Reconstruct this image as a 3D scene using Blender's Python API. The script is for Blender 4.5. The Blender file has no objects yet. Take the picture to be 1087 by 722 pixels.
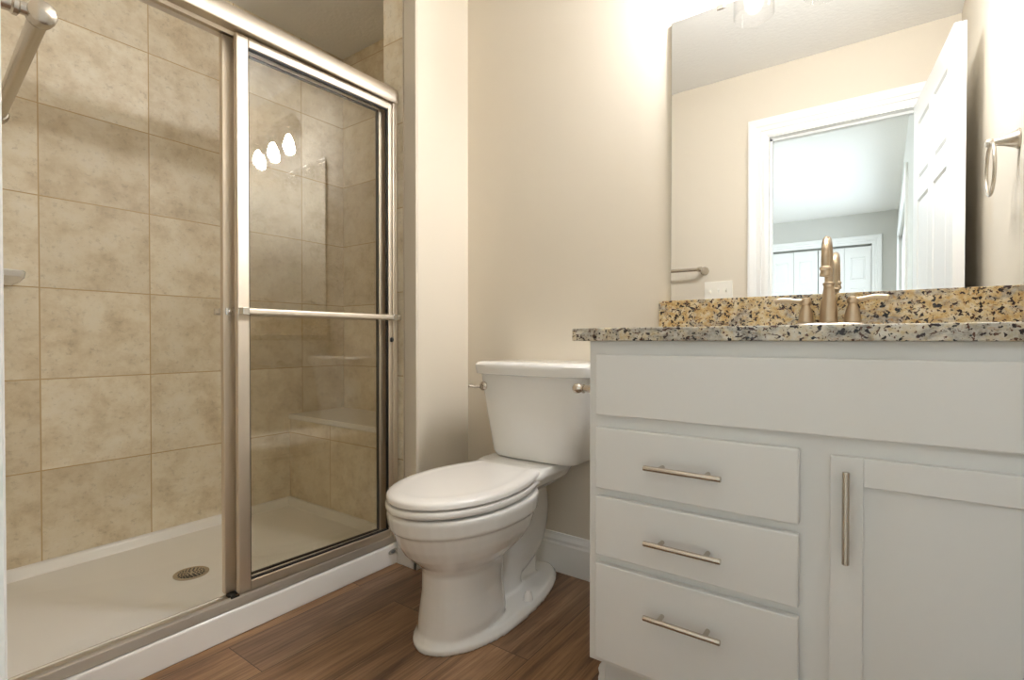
import bpy, bmesh, math, random
from mathutils import Vector, Matrix
random.seed(7)
PI = math.pi
SC = bpy.context.scene
COL = SC.collection

# ---------------------------------------------------------------- camera
cam = bpy.data.cameras.new('camera')
cam.sensor_width = 36.0
cam.lens = 543.2 / 1087.0 * 36.0
cam.shift_y = 5.8 / 1087.0
cam.clip_start = 0.01
cam_o = bpy.data.objects.new('camera', cam)
COL.objects.link(cam_o)
cam_o.location = (0, 0, 0.875)
cam_o.rotation_euler = (PI / 2 - 0.01066, 0, 0.62703)
SC.camera = cam_o

# ---------------------------------------------------------------- view, world, daylight
SC.view_settings.view_transform = 'Standard'
SC.view_settings.look = 'None'
SC.view_settings.gamma = 1.0
SC.view_settings.use_curve_mapping = False
SC.view_settings.exposure = 0.78
try:
    SC.cycles.use_denoising = True
    SC.cycles.max_bounces = 14
    SC.cycles.diffuse_bounces = 6
    SC.cycles.glossy_bounces = 8
    SC.cycles.transparent_max_bounces = 24
    SC.cycles.caustics_reflective = False
    SC.cycles.caustics_refractive = False
    SC.cycles.sample_clamp_indirect = 6.0
    SC.cycles.sample_clamp_direct = 0.0
except Exception:
    pass
world = bpy.data.worlds.new('sky')
world.use_nodes = True
world.node_tree.nodes['Background'].inputs[0].default_value = (0.80, 0.90, 1.0, 1)
world.node_tree.nodes['Background'].inputs[1].default_value = 3.0
SC.world = world

BULB_STRENGTH = 280.0
DAY_POWER = 7.0
BED_FILL = 38.0


def area_light(name, loc, rot, sx, sy, power, col):
    l = bpy.data.lights.new(name, 'AREA')
    l.shape = 'RECTANGLE'
    l.size, l.size_y = sx, sy
    l.energy = power
    l.color = col
    o = bpy.data.objects.new(name, l)
    COL.objects.link(o)
    o.location = loc
    o.rotation_euler = rot
    return o


# daylight at the mirrored bedroom window, plus fill at an added unseen one (the lamps stand outside the glass)
area_light('daylight', (0.45, -2.55, 1.45), (0, PI / 2, 0), 1.3, 2.6, DAY_POWER, (0.80, 0.91, 1.0))
area_light('daylight_fill', (-3.45, -2.4, 1.45), (0, -PI / 2, 0), 1.3, 2.2, DAY_POWER, (0.80, 0.91, 1.0))


# unseen fill light added below the bedroom ceiling to brighten the bathroom
area_light('bedroom_fill', (-1.75, -1.9, 2.38), (math.radians(35), 0, math.radians(-35)), 0.6, 0.6, BED_FILL, (0.80, 0.91, 1.0))


# ---------------------------------------------------------------- materials
def nodemat(name):
    m = bpy.data.materials.new(name)
    m.use_nodes = True
    nt = m.node_tree
    return m, nt, nt.nodes['Principled BSDF']


def srgb(r, g, b):
    def f(c):
        c /= 255.0
        return c / 12.92 if c <= 0.04045 else ((c + 0.055) / 1.055) ** 2.4
    return (f(r), f(g), f(b), 1)


def plain(name, col, rough=0.5, metal=0.0, coat=0.0, bump=0.0, bscale=200.0, bdist=0.001, var=0.0, spec=None):
    m, nt, p = nodemat(name)
    p.inputs['Base Color'].default_value = col
    p.inputs['Roughness'].default_value = rough
    p.inputs['Metallic'].default_value = metal
    if coat:
        p.inputs['Coat Weight'].default_value = coat
        p.inputs['Coat Roughness'].default_value = 0.04
    if spec is not None:
        p.inputs['Specular IOR Level'].default_value = spec
    g = nt.nodes.new('ShaderNodeNewGeometry')
    n = nt.nodes.new('ShaderNodeTexNoise')
    n.inputs['Scale'].default_value = bscale
    n.inputs['Detail'].default_value = 3
    nt.links.new(g.outputs['Position'], n.inputs['Vector'])
    if bump:
        b = nt.nodes.new('ShaderNodeBump')
        b.inputs['Strength'].default_value = bump
        b.inputs['Distance'].default_value = bdist
        nt.links.new(n.outputs['Fac'], b.inputs['Height'])
        nt.links.new(b.outputs['Normal'], p.inputs['Normal'])
    if var:
        mx = nt.nodes.new('ShaderNodeMix')
        mx.data_type = 'RGBA'
        mx.inputs['A'].default_value = tuple(c * (1 - var) for c in col[:3]) + (1,)
        mx.inputs['B'].default_value = tuple(min(1, c * (1 + var)) for c in col[:3]) + (1,)
        nt.links.new(n.outputs['Fac'], mx.inputs['Factor'])
        nt.links.new(mx.outputs['Result'], p.inputs['Base Color'])
    return m


def ramp(nt, stops):
    r = nt.nodes.new('ShaderNodeValToRGB')
    e = r.color_ramp.elements
    while len(e) < len(stops):
        e.new(0.5)
    for el, (pos, c) in zip(e, stops):
        el.position = pos
        el.color = c
    return r


def mixc(nt, fac, a, b, mode='MIX'):
    mx = nt.nodes.new('ShaderNodeMix')
    mx.data_type = 'RGBA'
    mx.blend_type = mode
    for key, v in (('Factor', fac), ('A', a), ('B', b)):
        if isinstance(v, (float, int)):
            mx.inputs[key].default_value = v
        elif isinstance(v, tuple):
            mx.inputs[key].default_value = v
        else:
            nt.links.new(v, mx.inputs[key])
    return mx.outputs['Result']


def tile_mat(name, axis, u0):
    """stone-look ceramic tile, about a foot square, tan grout; axis: the horizontal world axis of the wall"""
    m, nt, p = nodemat(name)
    g = nt.nodes.new('ShaderNodeNewGeometry')
    s = nt.nodes.new('ShaderNodeSeparateXYZ')
    nt.links.new(g.outputs['Position'], s.inputs[0])
    c = nt.nodes.new('ShaderNodeCombineXYZ')
    nt.links.new(s.outputs[axis], c.inputs['X'])
    nt.links.new(s.outputs['Z'], c.inputs['Y'])
    mp = nt.nodes.new('ShaderNodeMapping')
    mp.inputs['Location'].default_value = (-u0 + 3.405, -0.0773 + 3.285, 0)
    nt.links.new(c.outputs[0], mp.inputs['Vector'])
    br = nt.nodes.new('ShaderNodeTexBrick')
    br.offset = 0.0
    br.squash = 1.0
    br.inputs['Scale'].default_value = 1.0
    br.inputs['Brick Width'].default_value = 0.3405
    br.inputs['Row Height'].default_value = 0.3285
    br.inputs['Mortar Size'].default_value = 0.0022
    br.inputs['Mortar Smooth'].default_value = 0.15
    br.inputs['Bias'].default_value = 0.0
    br.inputs['Color1'].default_value = (0, 0, 0, 1)
    br.inputs['Color2'].default_value = (1, 1, 1, 1)
    br.inputs['Mortar'].default_value = (0.5, 0.5, 0.5, 1)
    nt.links.new(mp.outputs[0], br.inputs['Vector'])
    # each tile looks into another place of the stone pattern
    off = nt.nodes.new('ShaderNodeVectorMath')
    off.operation = 'SCALE'
    nt.links.new(br.outputs['Color'], off.inputs[0])
    off.inputs['Scale'].default_value = 7.0
    add = nt.nodes.new('ShaderNodeVectorMath')
    add.operation = 'ADD'
    nt.links.new(g.outputs['Position'], add.inputs[0])
    nt.links.new(off.outputs[0], add.inputs[1])
    st = nt.nodes.new('ShaderNodeMapping')
    st.inputs['Scale'].default_value = (1.0, 0.9, 1.1)
    nt.links.new(add.outputs[0], st.inputs['Vector'])
    n1 = nt.nodes.new('ShaderNodeTexNoise')
    n1.inputs['Scale'].default_value = 9.0
    n1.inputs['Detail'].default_value = 9
    n1.inputs['Roughness'].default_value = 0.68
    n1.inputs['Distortion'].default_value = 0.1
    nt.links.new(st.outputs[0], n1.inputs['Vector'])
    r1 = ramp(nt, [(0.28, srgb(210, 193, 163)), (0.42, srgb(232, 218, 191)), (0.55, srgb(245, 235, 213)), (0.74, srgb(251, 244, 229))])
    nt.links.new(n1.outputs['Fac'], r1.inputs['Fac'])
    n2 = nt.nodes.new('ShaderNodeTexNoise')
    n2.inputs['Scale'].default_value = 55
    n2.inputs['Detail'].default_value = 6
    n2.inputs['Roughness'].default_value = 0.7
    nt.links.new(st.outputs[0], n2.inputs['Vector'])
    r2 = ramp(nt, [(0.30, srgb(150, 134, 106)), (0.45, srgb(255, 255, 255))])
    nt.links.new(n2.outputs['Fac'], r2.inputs['Fac'])
    col = mixc(nt, 0.30, r1.outputs['Color'], r2.outputs['Color'], 'MULTIPLY')
    tint = mixc(nt, br.outputs['Color'], srgb(236, 233, 228), srgb(255, 255, 255))
    col = mixc(nt, 1.0, col, tint, 'MULTIPLY')
    col = mixc(nt, br.outputs['Fac'], col, srgb(198, 170, 126))
    nt.links.new(col, p.inputs['Base Color'])
    p.inputs['Roughness'].default_value = 0.42
    b = nt.nodes.new('ShaderNodeBump')
    b.inputs['Strength'].default_value = 0.35
    b.inputs['Distance'].default_value = 0.0015
    h = nt.nodes.new('ShaderNodeMath')
    h.operation = 'SUBTRACT'
    nt.links.new(n2.outputs['Fac'], h.inputs[0])
    nt.links.new(br.outputs['Fac'], h.inputs[1])
    nt.links.new(h.outputs[0], b.inputs['Height'])
    nt.links.new(b.outputs['Normal'], p.inputs['Normal'])
    return m


def plank_mat():
    m, nt, p = nodemat('vinyl_plank')
    g = nt.nodes.new('ShaderNodeNewGeometry')
    s = nt.nodes.new('ShaderNodeSeparateXYZ')
    nt.links.new(g.outputs['Position'], s.inputs[0])
    c = nt.nodes.new('ShaderNodeCombineXYZ')
    nt.links.new(s.outputs['Y'], c.inputs['X'])
    nt.links.new(s.outputs['X'], c.inputs['Y'])
    mp = nt.nodes.new('ShaderNodeMapping')
    mp.inputs['Location'].default_value = (4.95, 1.50 + 1.8, 0)
    nt.links.new(c.outputs[0], mp.inputs['Vector'])
    br = nt.nodes.new('ShaderNodeTexBrick')
    br.offset = 0.37
    br.inputs['Scale'].default_value = 1.0
    br.inputs['Brick Width'].default_value = 1.22
    br.inputs['Row Height'].default_value = 0.18
    br.inputs['Mortar Size'].default_value = 0.0011
    br.inputs['Mortar Smooth'].default_value = 0.3
    br.inputs['Color1'].default_value = (0, 0, 0, 1)
    br.inputs['Color2'].default_value = (1, 1, 1, 1)
    br.inputs['Mortar'].default_value = (0.5, 0.5, 0.5, 1)
    nt.links.new(mp.outputs[0], br.inputs['Vector'])
    off = nt.nodes.new('ShaderNodeVectorMath')
    off.operation = 'SCALE'
    off.inputs['Scale'].default_value = 5.0
    nt.links.new(br.outputs['Color'], off.inputs[0])
    add = nt.nodes.new('ShaderNodeVectorMath')
    add.operation = 'ADD'
    nt.links.new(g.outputs['Position'], add.inputs[0])
    nt.links.new(off.outputs[0], add.inputs[1])
    st = nt.nodes.new('ShaderNodeMapping')
    st.inputs['Scale'].default_value = (9.0, 0.9, 1.0)
    nt.links.new(add.outputs[0], st.inputs['Vector'])
    n1 = nt.nodes.new('ShaderNodeTexNoise')
    n1.inputs['Scale'].default_value = 2.2
    n1.inputs['Detail'].default_value = 8
    n1.inputs['Roughness'].default_value = 0.62
    n1.inputs['Distortion'].default_value = 0.6
    nt.links.new(st.outputs[0], n1.inputs['Vector'])
    r1 = ramp(nt, [(0.28, srgb(98, 74, 57)), (0.42, srgb(138, 110, 88)), (0.56, srgb(164, 135, 110)), (0.72, srgb(186, 160, 136))])
    nt.links.new(n1.outputs['Fac'], r1.inputs['Fac'])
    st2 = nt.nodes.new('ShaderNodeMapping')
    st2.inputs['Scale'].default_value = (120.0, 3.0, 1.0)
    nt.links.new(add.outputs[0], st2.inputs['Vector'])
    n2 = nt.nodes.new('ShaderNodeTexNoise')
    n2.inputs['Scale'].default_value = 1.5
    n2.inputs['Detail'].default_value = 4
    nt.links.new(st2.outputs[0], n2.inputs['Vector'])
    r2 = ramp(nt, [(0.35, srgb(205, 198, 190)), (0.6, srgb(255, 255, 255))])
    nt.links.new(n2.outputs['Fac'], r2.inputs['Fac'])
    col = mixc(nt, 0.8, r1.outputs['Color'], r2.outputs['Color'], 'MULTIPLY')
    tint = mixc(nt, br.outputs['Color'], srgb(212, 206, 202), srgb(255, 240, 214))
    col = mixc(nt, 1.0, col, tint, 'MULTIPLY')
    col = mixc(nt, br.outputs['Fac'], col, srgb(52, 38, 30))
    nt.links.new(col, p.inputs['Base Color'])
    p.inputs['Roughness'].default_value = 0.38
    b = nt.nodes.new('ShaderNodeBump')
    b.inputs['Strength'].default_value = 0.15
    b.inputs['Distance'].default_value = 0.001
    nt.links.new(n2.outputs['Fac'], b.inputs['Height'])
    nt.links.new(b.outputs['Normal'], p.inputs['Normal'])
    return m


def granite_mat(name, grey):
    m, nt, p = nodemat(name)
    g = nt.nodes.new('ShaderNodeNewGeometry')
    mp = nt.nodes.new('ShaderNodeMapping')
    mp.inputs['Rotation'].default_value = (0.3, 0.75, 0.2)
    mp.inputs['Scale'].default_value = (1.0, 1.0, 1.7)
    nt.links.new(g.outputs['Position'], mp.inputs['Vector'])

    def noise(scale, detail, rough, vec, dist=0.0, w=None):
        n = nt.nodes.new('ShaderNodeTexNoise')
        n.inputs['Scale'].default_value = scale
        n.inputs['Detail'].default_value = detail
        n.inputs['Roughness'].default_value = rough
        n.inputs['Distortion'].default_value = dist
        nt.links.new(vec, n.inputs['Vector'])
        return n.outputs['Fac']
    P = g.outputs['Position']
    Q = mp.outputs[0]
    base = ramp(nt, [(0.30, srgb(170, 132, 78)), (0.45, srgb(196, 168, 118)), (0.56, srgb(208, 192, 156)), (0.72, srgb(216, 208, 190))]
                if not grey else
                [(0.28, srgb(186, 160, 118)), (0.42, srgb(205, 190, 158)), (0.55, srgb(214, 208, 194)), (0.72, srgb(222, 220, 214))])
    nt.links.new(noise(48, 6, 0.68, P), base.inputs['Fac'])
    gm = ramp(nt, [(0.52, (0, 0, 0, 1)), (0.62, (1, 1, 1, 1))] if not grey else [(0.45, (0, 0, 0, 1)), (0.58, (1, 1, 1, 1))])
    nt.links.new(noise(13, 5, 0.6, Q, 0.8), gm.inputs['Fac'])
    gv = ramp(nt, [(0.35, srgb(100, 97, 94)), (0.6, srgb(180, 175, 166))])
    nt.links.new(noise(85, 4, 0.7, P), gv.inputs['Fac'])
    gmul = nt.nodes.new('ShaderNodeMath')
    gmul.operation = 'MULTIPLY'
    gmul.inputs[1].default_value = 0.8
    nt.links.new(gm.outputs['Color'], gmul.inputs[0])
    col = mixc(nt, gmul.outputs[0], base.outputs['Color'], gv.outputs['Color'])
    # amber specks
    am = ramp(nt, [(0.60, (0, 0, 0, 1)), (0.66, (1, 1, 1, 1))])
    nt.links.new(noise(60, 3, 0.6, P, 0.3), am.inputs['Fac'])
    am2 = nt.nodes.new('ShaderNodeMath')
    am2.operation = 'MULTIPLY'
    am2.inputs[1].default_value = 0.30 if grey else 0.6
    nt.links.new(am.outputs['Color'], am2.inputs[0])
    col = mixc(nt, am2.outputs[0], col, srgb(168, 118, 58))
    # dark mineral veins and specks
    dk = ramp(nt, [(0.60, (0, 0, 0, 1)), (0.63, (1, 1, 1, 1))])
    nt.links.new(noise(42, 5, 0.62, Q, 0.5), dk.inputs['Fac'])
    dcol = ramp(nt, [(0.4, srgb(38, 32, 34)), (0.6, srgb(82, 58, 50))])
    nt.links.new(noise(25, 2, 0.5, P), dcol.inputs['Fac'])
    col = mixc(nt, dk.outputs['Color'], col, dcol.outputs['Color'])
    for sc_, lo, hi, c_ in ((95, 0.60, 0.63, srgb(46, 36, 36)), (150, 0.62, 0.65, srgb(92, 62, 48)), (70, 0.635, 0.655, srgb(30, 26, 28))):
        sp = ramp(nt, [(lo, (0, 0, 0, 1)), (hi, (1, 1, 1, 1))])
        off = nt.nodes.new('ShaderNodeVectorMath')
        off.operation = 'ADD'
        off.inputs[1].default_value = (sc_ * 0.37, sc_ * 0.11, sc_ * 0.23)
        nt.links.new(P, off.inputs[0])
        nt.links.new(noise(sc_, 2.5, 0.55, off.outputs[0]), sp.inputs['Fac'])
        col = mixc(nt, sp.outputs['Color'], col, c_)
    nt.links.new(col, p.inputs['Base Color'])
    p.inputs['Roughness'].default_value = 0.18
    return m


def glass_mat(name, tint, ior=1.5):
    m = bpy.data.materials.new(name)
    m.use_nodes = True
    nt = m.node_tree
    nt.nodes.clear()
    out = nt.nodes.new('ShaderNodeOutputMaterial')
    tr = nt.nodes.new('ShaderNodeBsdfTransparent')
    tr.inputs['Color'].default_value = tint
    gl = nt.nodes.new('ShaderNodeBsdfGlossy')
    gl.inputs['Roughness'].default_value = 0.0
    # reflectance of a thin sheet (Schlick), the same from either side
    g = nt.nodes.new('ShaderNodeNewGeometry')
    dt = nt.nodes.new('ShaderNodeVectorMath')
    dt.operation = 'DOT_PRODUCT'
    nt.links.new(g.outputs['Incoming'], dt.inputs[0])
    nt.links.new(g.outputs['Normal'], dt.inputs[1])

    def mth(op, a, b=None):
        n = nt.nodes.new('ShaderNodeMath')
        n.operation = op
        for i, v in enumerate((a, b)):
            if v is None:
                continue
            if isinstance(v, (int, float)):
                n.inputs[i].default_value = v
            else:
                nt.links.new(v, n.inputs[i])
        return n.outputs[0]
    r0 = ((ior - 1) / (ior + 1)) ** 2
    c = mth('ABSOLUTE', dt.outputs['Value'])
    f5 = mth('POWER', mth('SUBTRACT', 1.0, c), 5.0)
    fac = mth('ADD', mth('MULTIPLY', f5, 1.0 - r0), r0)
    mx = nt.nodes.new('ShaderNodeMixShader')
    nt.links.new(fac, mx.inputs[0])
    nt.links.new(tr.outputs[0], mx.inputs[1])
    nt.links.new(gl.outputs[0], mx.inputs[2])
    nt.links.new(mx.outputs[0], out.inputs['Surface'])
    return m


def emit_mat(name, col, strength):
    m = bpy.data.materials.new(name)
    m.use_nodes = True
    nt = m.node_tree
    nt.nodes.clear()
    out = nt.nodes.new('ShaderNodeOutputMaterial')
    e = nt.nodes.new('ShaderNodeEmission')
    e.inputs['Color'].default_value = col
    e.inputs['Strength'].default_value = strength
    nt.links.new(e.outputs[0], out.inputs['Surface'])
    return m


M = {}
M['wall'] = plain('wall_paint', srgb(220, 211, 195), 0.75, bump=0.12, bscale=350, bdist=0.0006)
M['bedwall'] = plain('bedroom_paint', srgb(205, 204, 198), 0.8, bump=0.1, bscale=350, bdist=0.0006)
M['ceiling'] = plain('ceiling_paint', srgb(238, 237, 234), 0.9, bump=0.55, bscale=55, bdist=0.004)
M['trim'] = plain('white_trim_paint', srgb(238, 238, 236), 0.35)
M['cabinet'] = plain('white_cabinet_paint', srgb(232, 232, 230), 0.38)
M['porcelain'] = plain('white_porcelain', srgb(238, 237, 234), 0.10, coat=0.5)
M['seat'] = plain('white_seat_plastic', srgb(243, 240, 236), 0.16, coat=0.2)
M['acrylic'] = plain('white_acrylic', srgb(242, 240, 236), 0.22, var=0.01, bscale=6)
M['nickel'] = plain('brushed_nickel', srgb(201, 193, 181), 0.27, metal=1.0, bump=0.05, bscale=600, bdist=0.0002)
M['warm_nickel'] = plain('warm_brushed_nickel', srgb(188, 170, 146), 0.32, metal=1.0, bump=0.05, bscale=600, bdist=0.0002)
M['frame'] = plain('satin_nickel_frame', srgb(224, 214, 199), 0.45, metal=1.0, bump=0.03, bscale=400, bdist=0.0002)
M['chrome'] = plain('chrome', srgb(225, 224, 222), 0.08, metal=1.0)
M['track'] = plain('brushed_aluminium_track', srgb(196, 189, 178), 0.55, metal=1.0)
M['black'] = plain('black_gasket', srgb(30, 28, 27), 0.5)
M['carpet'] = plain('beige_carpet', srgb(196, 188, 174), 0.95, bump=0.6, bscale=260, bdist=0.004, var=0.12)
M['plastic'] = plain('white_switch_plastic', srgb(240, 236, 226), 0.3)
M['mirror'] = plain('mirror_silver', (0.93, 0.94, 0.93, 1), 0.0, metal=1.0)
M['mirror_edge'] = plain('mirror_edge_glass', srgb(150, 150, 140), 0.25)
M['grey_mark'] = plain('grey_print', srgb(120, 122, 126), 0.4)
M['tile_side'] = tile_mat('stone_tile_side', 'Y', 0.491)
M['tile_end'] = tile_mat('stone_tile_end', 'X', -2.44)
M['plank'] = plank_mat()
M['granite'] = granite_mat('gold_granite', False)
M['granite_edge'] = granite_mat('grey_gold_granite', True)
M['glass'] = glass_mat('shower_glass', (0.975, 0.97, 0.95, 1), 1.62)
M['clear_glass'] = glass_mat('clear_shade_glass', (0.97, 0.97, 0.97, 1), 1.45)
M['pane'] = glass_mat('window_pane', (0.97, 0.98, 0.98, 1), 1.45)
M['bulb'] = emit_mat('lit_bulb', (0.98, 0.98, 1.0, 1), BULB_STRENGTH)

# ---------------------------------------------------------------- helpers
WORLD = {}


def bx(bm, x0, x1, y0, y1, z0, z1):
    vs = [bm.verts.new(p) for p in ((x0, y0, z0), (x1, y0, z0), (x1, y1, z0), (x0, y1, z0),
                                    (x0, y0, z1), (x1, y0, z1), (x1, y1, z1), (x0, y1, z1))]
    for f in ((0, 3, 2, 1), (4, 5, 6, 7), (0, 1, 5, 4), (1, 2, 6, 5), (2, 3, 7, 6), (3, 0, 4, 7)):
        bm.faces.new([vs[i] for i in f])
    return vs


def loft(bm, rings, cap=True):
    rs = [[bm.verts.new(p) for p in r] for r in rings]
    n = len(rs[0])
    for a, b in zip(rs[:-1], rs[1:]):
        for i in range(n):
            j = (i + 1) % n
            bm.faces.new((a[i], a[j], b[j], b[i]))
    if cap:
        bm.faces.new(list(reversed(rs[0])))
        bm.faces.new(rs[-1])
    return rs


def frame_from(d):
    d = Vector(d).normalized()
    a = Vector((0, 0, 1)) if abs(d.z) < 0.95 else Vector((1, 0, 0))
    u = d.cross(a).normalized()
    return d, u, u.cross(d).normalized()


def lathe(bm, prof, origin=(0, 0, 0), axis=(0, 0, 1), seg=28, cap=True):
    """prof: list of (radius, height along the axis)"""
    d, u, v = frame_from(axis)
    o = Vector(origin)
    rings = []
    for r, h in prof:
        r = max(r, 1e-4)
        rings.append([tuple(o + d * h + u * (r * math.cos(2 * PI * i / seg)) + v * (r * math.sin(2 * PI * i / seg))) for i in range(seg)])
    return loft(bm, rings, cap)


def tube(bm, pts, rad, seg=14, cap=True, flat=1.0):
    pts = [Vector(p) for p in pts]
    if not hasattr(rad, '__len__'):
        rad = [rad] * len(pts)
    rings = []
    up = None
    for i, p in enumerate(pts):
        t = (pts[min(i + 1, len(pts) - 1)] - pts[max(i - 1, 0)]).normalized()
        if up is None:
            _, u, v = frame_from(t)
        else:
            u = (up - t * up.dot(t)).normalized()
            v = u.cross(t).normalized()
        up = u
        rings.append([tuple(p + u * (rad[i] * math.cos(2 * PI * k / seg)) + v * (flat * rad[i] * math.sin(2 * PI * k / seg))) for k in range(seg)])
    return loft(bm, rings, cap)


def smooth_path(pts, n=8):
    P = [Vector(p) for p in pts]
    out = []
    for i in range(len(P) - 1):
        p0, p1, p2, p3 = P[max(i - 1, 0)], P[i], P[i + 1], P[min(i + 2, len(P) - 1)]
        for k in range(n):
            t = k / n
            out.append(0.5 * ((2 * p1) + (p2 - p0) * t + (2 * p0 - 5 * p1 + 4 * p2 - p3) * t * t + (3 * p1 - p0 - 3 * p2 + p3) * t ** 3))
    out.append(P[-1])
    return out


def prism(bm, prof, fn0, fn1):
    """extrude a closed 2-D outline between two placements"""
    a = [bm.verts.new(fn0(p)) for p in prof]
    b = [bm.verts.new(fn1(p)) for p in prof]
    n = len(prof)
    for i in range(n):
        j = (i + 1) % n
        bm.faces.new((a[i], a[j], b[j], b[i]))
    bm.faces.new(list(reversed(a)))
    bm.faces.new(b)


def obj(name, bm, mat, parent=None, smooth=False, bevel=0.0, segs=2, tilt=None):
    bmesh.ops.recalc_face_normals(bm, faces=bm.faces[:])
    if tilt is not None:
        bmesh.ops.transform(bm, matrix=tilt, verts=bm.verts[:])
    xs = [v.co.x for v in bm.verts]
    ys = [v.co.y for v in bm.verts]
    zs = [v.co.z for v in bm.verts]
    o_w = Vector(((min(xs) + max(xs)) / 2, (min(ys) + max(ys)) / 2, min(zs)))
    bmesh.ops.translate(bm, vec=-o_w, verts=bm.verts[:])
    me = bpy.data.meshes.new(name)
    bm.to_mesh(me)
    bm.free()
    me.materials.append(mat)
    if smooth:
        for p in me.polygons:
            p.use_smooth = True
    o = bpy.data.objects.new(name, me)
    COL.objects.link(o)
    WORLD[o.name] = o_w
    if parent is not None:
        o.parent = parent
        o.location = o_w - WORLD[parent.name]
    else:
        o.location = o_w
    if bevel:
        b = o.modifiers.new('bevel', 'BEVEL')
        b.width = bevel
        b.segments = segs
        b.limit_method = 'ANGLE'
        b.angle_limit = math.radians(35)
        b.harden_normals = True if smooth else False
    if smooth:
        try:
            bm2 = bmesh.new()
            bm2.from_mesh(me)
            for e in bm2.edges:
                if len(e.link_faces) == 2 and e.calc_face_angle(0) > math.radians(38):
                    e.smooth = False
            bm2.to_mesh(me)
            bm2.free()
        except Exception:
            pass
    return o


def thing(name, label, cat, loc, group=None):
    o = bpy.data.objects.new(name, None)
    o.empty_display_size = 0.1
    COL.objects.link(o)
    o.location = loc
    WORLD[o.name] = Vector(loc)
    o['label'] = label
    o['category'] = cat
    if group:
        o['group'] = group
    return o


def tag(o, label, cat, group=None):
    o['label'] = label
    o['category'] = cat
    if group:
        o['group'] = group
    return o


def struct(name, bm, mat, parent=None, label=None, bevel=0.0, smooth=False, tilt=None):
    o = obj(name, bm, mat, parent, bevel=bevel, smooth=smooth, tilt=tilt)
    if parent is None:
        o['kind'] = 'structure'
        if label:
            o['label'] = label
    return o


def boxes(*bs):
    bm = bmesh.new()
    for b in bs:
        bx(bm, *b)
    return bm


# ---------------------------------------------------------------- room constants
CEIL = 2.432
YB = 1.670          # back wall (mirror wall)
YN = 0.080          # bathroom face of the doorway wall
XR = 0.295          # right wall
XS = -1.443         # face of the stub wall beside the shower
YS = 1.368          # shower-side end of the stub wall
XL = -2.440         # tiled wall of the shower
YE = 1.764          # tiled end wall of the shower
XC = -1.538         # outer face of the shower curb
BY0, BX0, BX1 = -4.32, -3.20, 0.137     # bedroom

# ---------------------------------------------------------------- structure: bathroom shell
struct('floor', boxes((XC - 0.02, XR + 0.12, -0.03, YB + 0.12, -0.06, 0.0)), M['plank'], label='brown wood-look plank floor of the bathroom')
struct('floor_bedroom', boxes((BX0 - 0.12, XR + 0.12, BY0 - 0.12, -0.03, -0.06, 0.0)), M['carpet'], label='beige carpet of the room beyond the doorway')
struct('ceiling', boxes((BX0 - 0.2, XR + 0.2, BY0 - 0.2, YE + 0.2, CEIL, CEIL + 0.08)), M['ceiling'], label='white textured ceiling')
struct('wall_back', boxes((XS, XR + 0.12, YB, YB + 0.1, 0, CEIL)), M['wall'], label='beige painted wall behind toilet and mirror')
struct('wall_right', boxes((XR, XR + 0.1, YN - 0.12, YB, 0, CEIL)), M['wall'], label='beige painted wall with the towel ring')
# stub wall between shower and toilet: painted core
struct('wall_stub', boxes((-1.616, XS, YS + 0.008, YE + 0.1, 0, CEIL), (-1.510, XS, YS, YS + 0.008, 0, CEIL)), M['wall'], bevel=0.003,
       label='beige painted wall end between shower and toilet')
struct('wall_stub_tile', boxes((-1.626, -1.512, YS, YS + 0.009, 0.08, CEIL), (-1.626, -1.616, YS + 0.009, YE, 0.05, CEIL)), M['tile_end'],
       label='tiled edge of the wall end at the shower opening')
struct('trim_1', boxes((-1.5125, -1.5085, YS - 0.003, YS + 0.004, 0.08, CEIL)), M['frame'], label='thin metal tile edging strip')
struct('wall_left', boxes((XL - 0.1, XL, -0.03, YE + 0.1, 0, CEIL)), M['tile_side'], label='stone-look tiled long wall of the shower')
struct('wall_end', boxes((XL, -1.616, YE, YE + 0.1, 0, CEIL)), M['tile_end'], label='stone-look tiled end wall of the shower')
# doorway wall
DX0, DX1, DH = -0.535, 0.150, 2.035
struct('wall_near', boxes((-1.50, DX0 - 0.02, -0.03, YN, 0, CEIL), (DX1 + 0.02, XR + 0.1, -0.03, YN, 0, CEIL), (DX0 - 0.02, DX1 + 0.02, -0.03, YN, DH + 0.02, CEIL)),
       M['wall'], label='beige painted wall around the doorway')
struct('wall_near_tile', boxes((XL, -1.50, -0.03, YN, 0, CEIL)), M['tile_end'], label='tiled near end wall of the shower')
# door jamb and casings
struct('trim_2', boxes((DX0 - 0.02, DX0, -0.03, YN + 0.001, 0, DH + 0.02), (DX1, DX1 + 0.02, -0.03, YN + 0.001, 0, DH + 0.02),
                       (DX0, DX1, -0.03, YN + 0.001, DH, DH + 0.02), (DX0, DX0 + 0.012, 0.0, 0.035, 0, DH), (DX0, DX1, 0.0, 0.035, DH - 0.012, DH)),
       M['trim'], label='white door jamb')

CAS = [(0.0, 0.0), (0.0, 0.007), (0.012, 0.010), (0.030, 0.009), (0.034, 0.014), (0.055, 0.013), (0.061, 0.018), (0.088, 0.022), (0.100, 0.021), (0.104, 0.0)]


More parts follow.
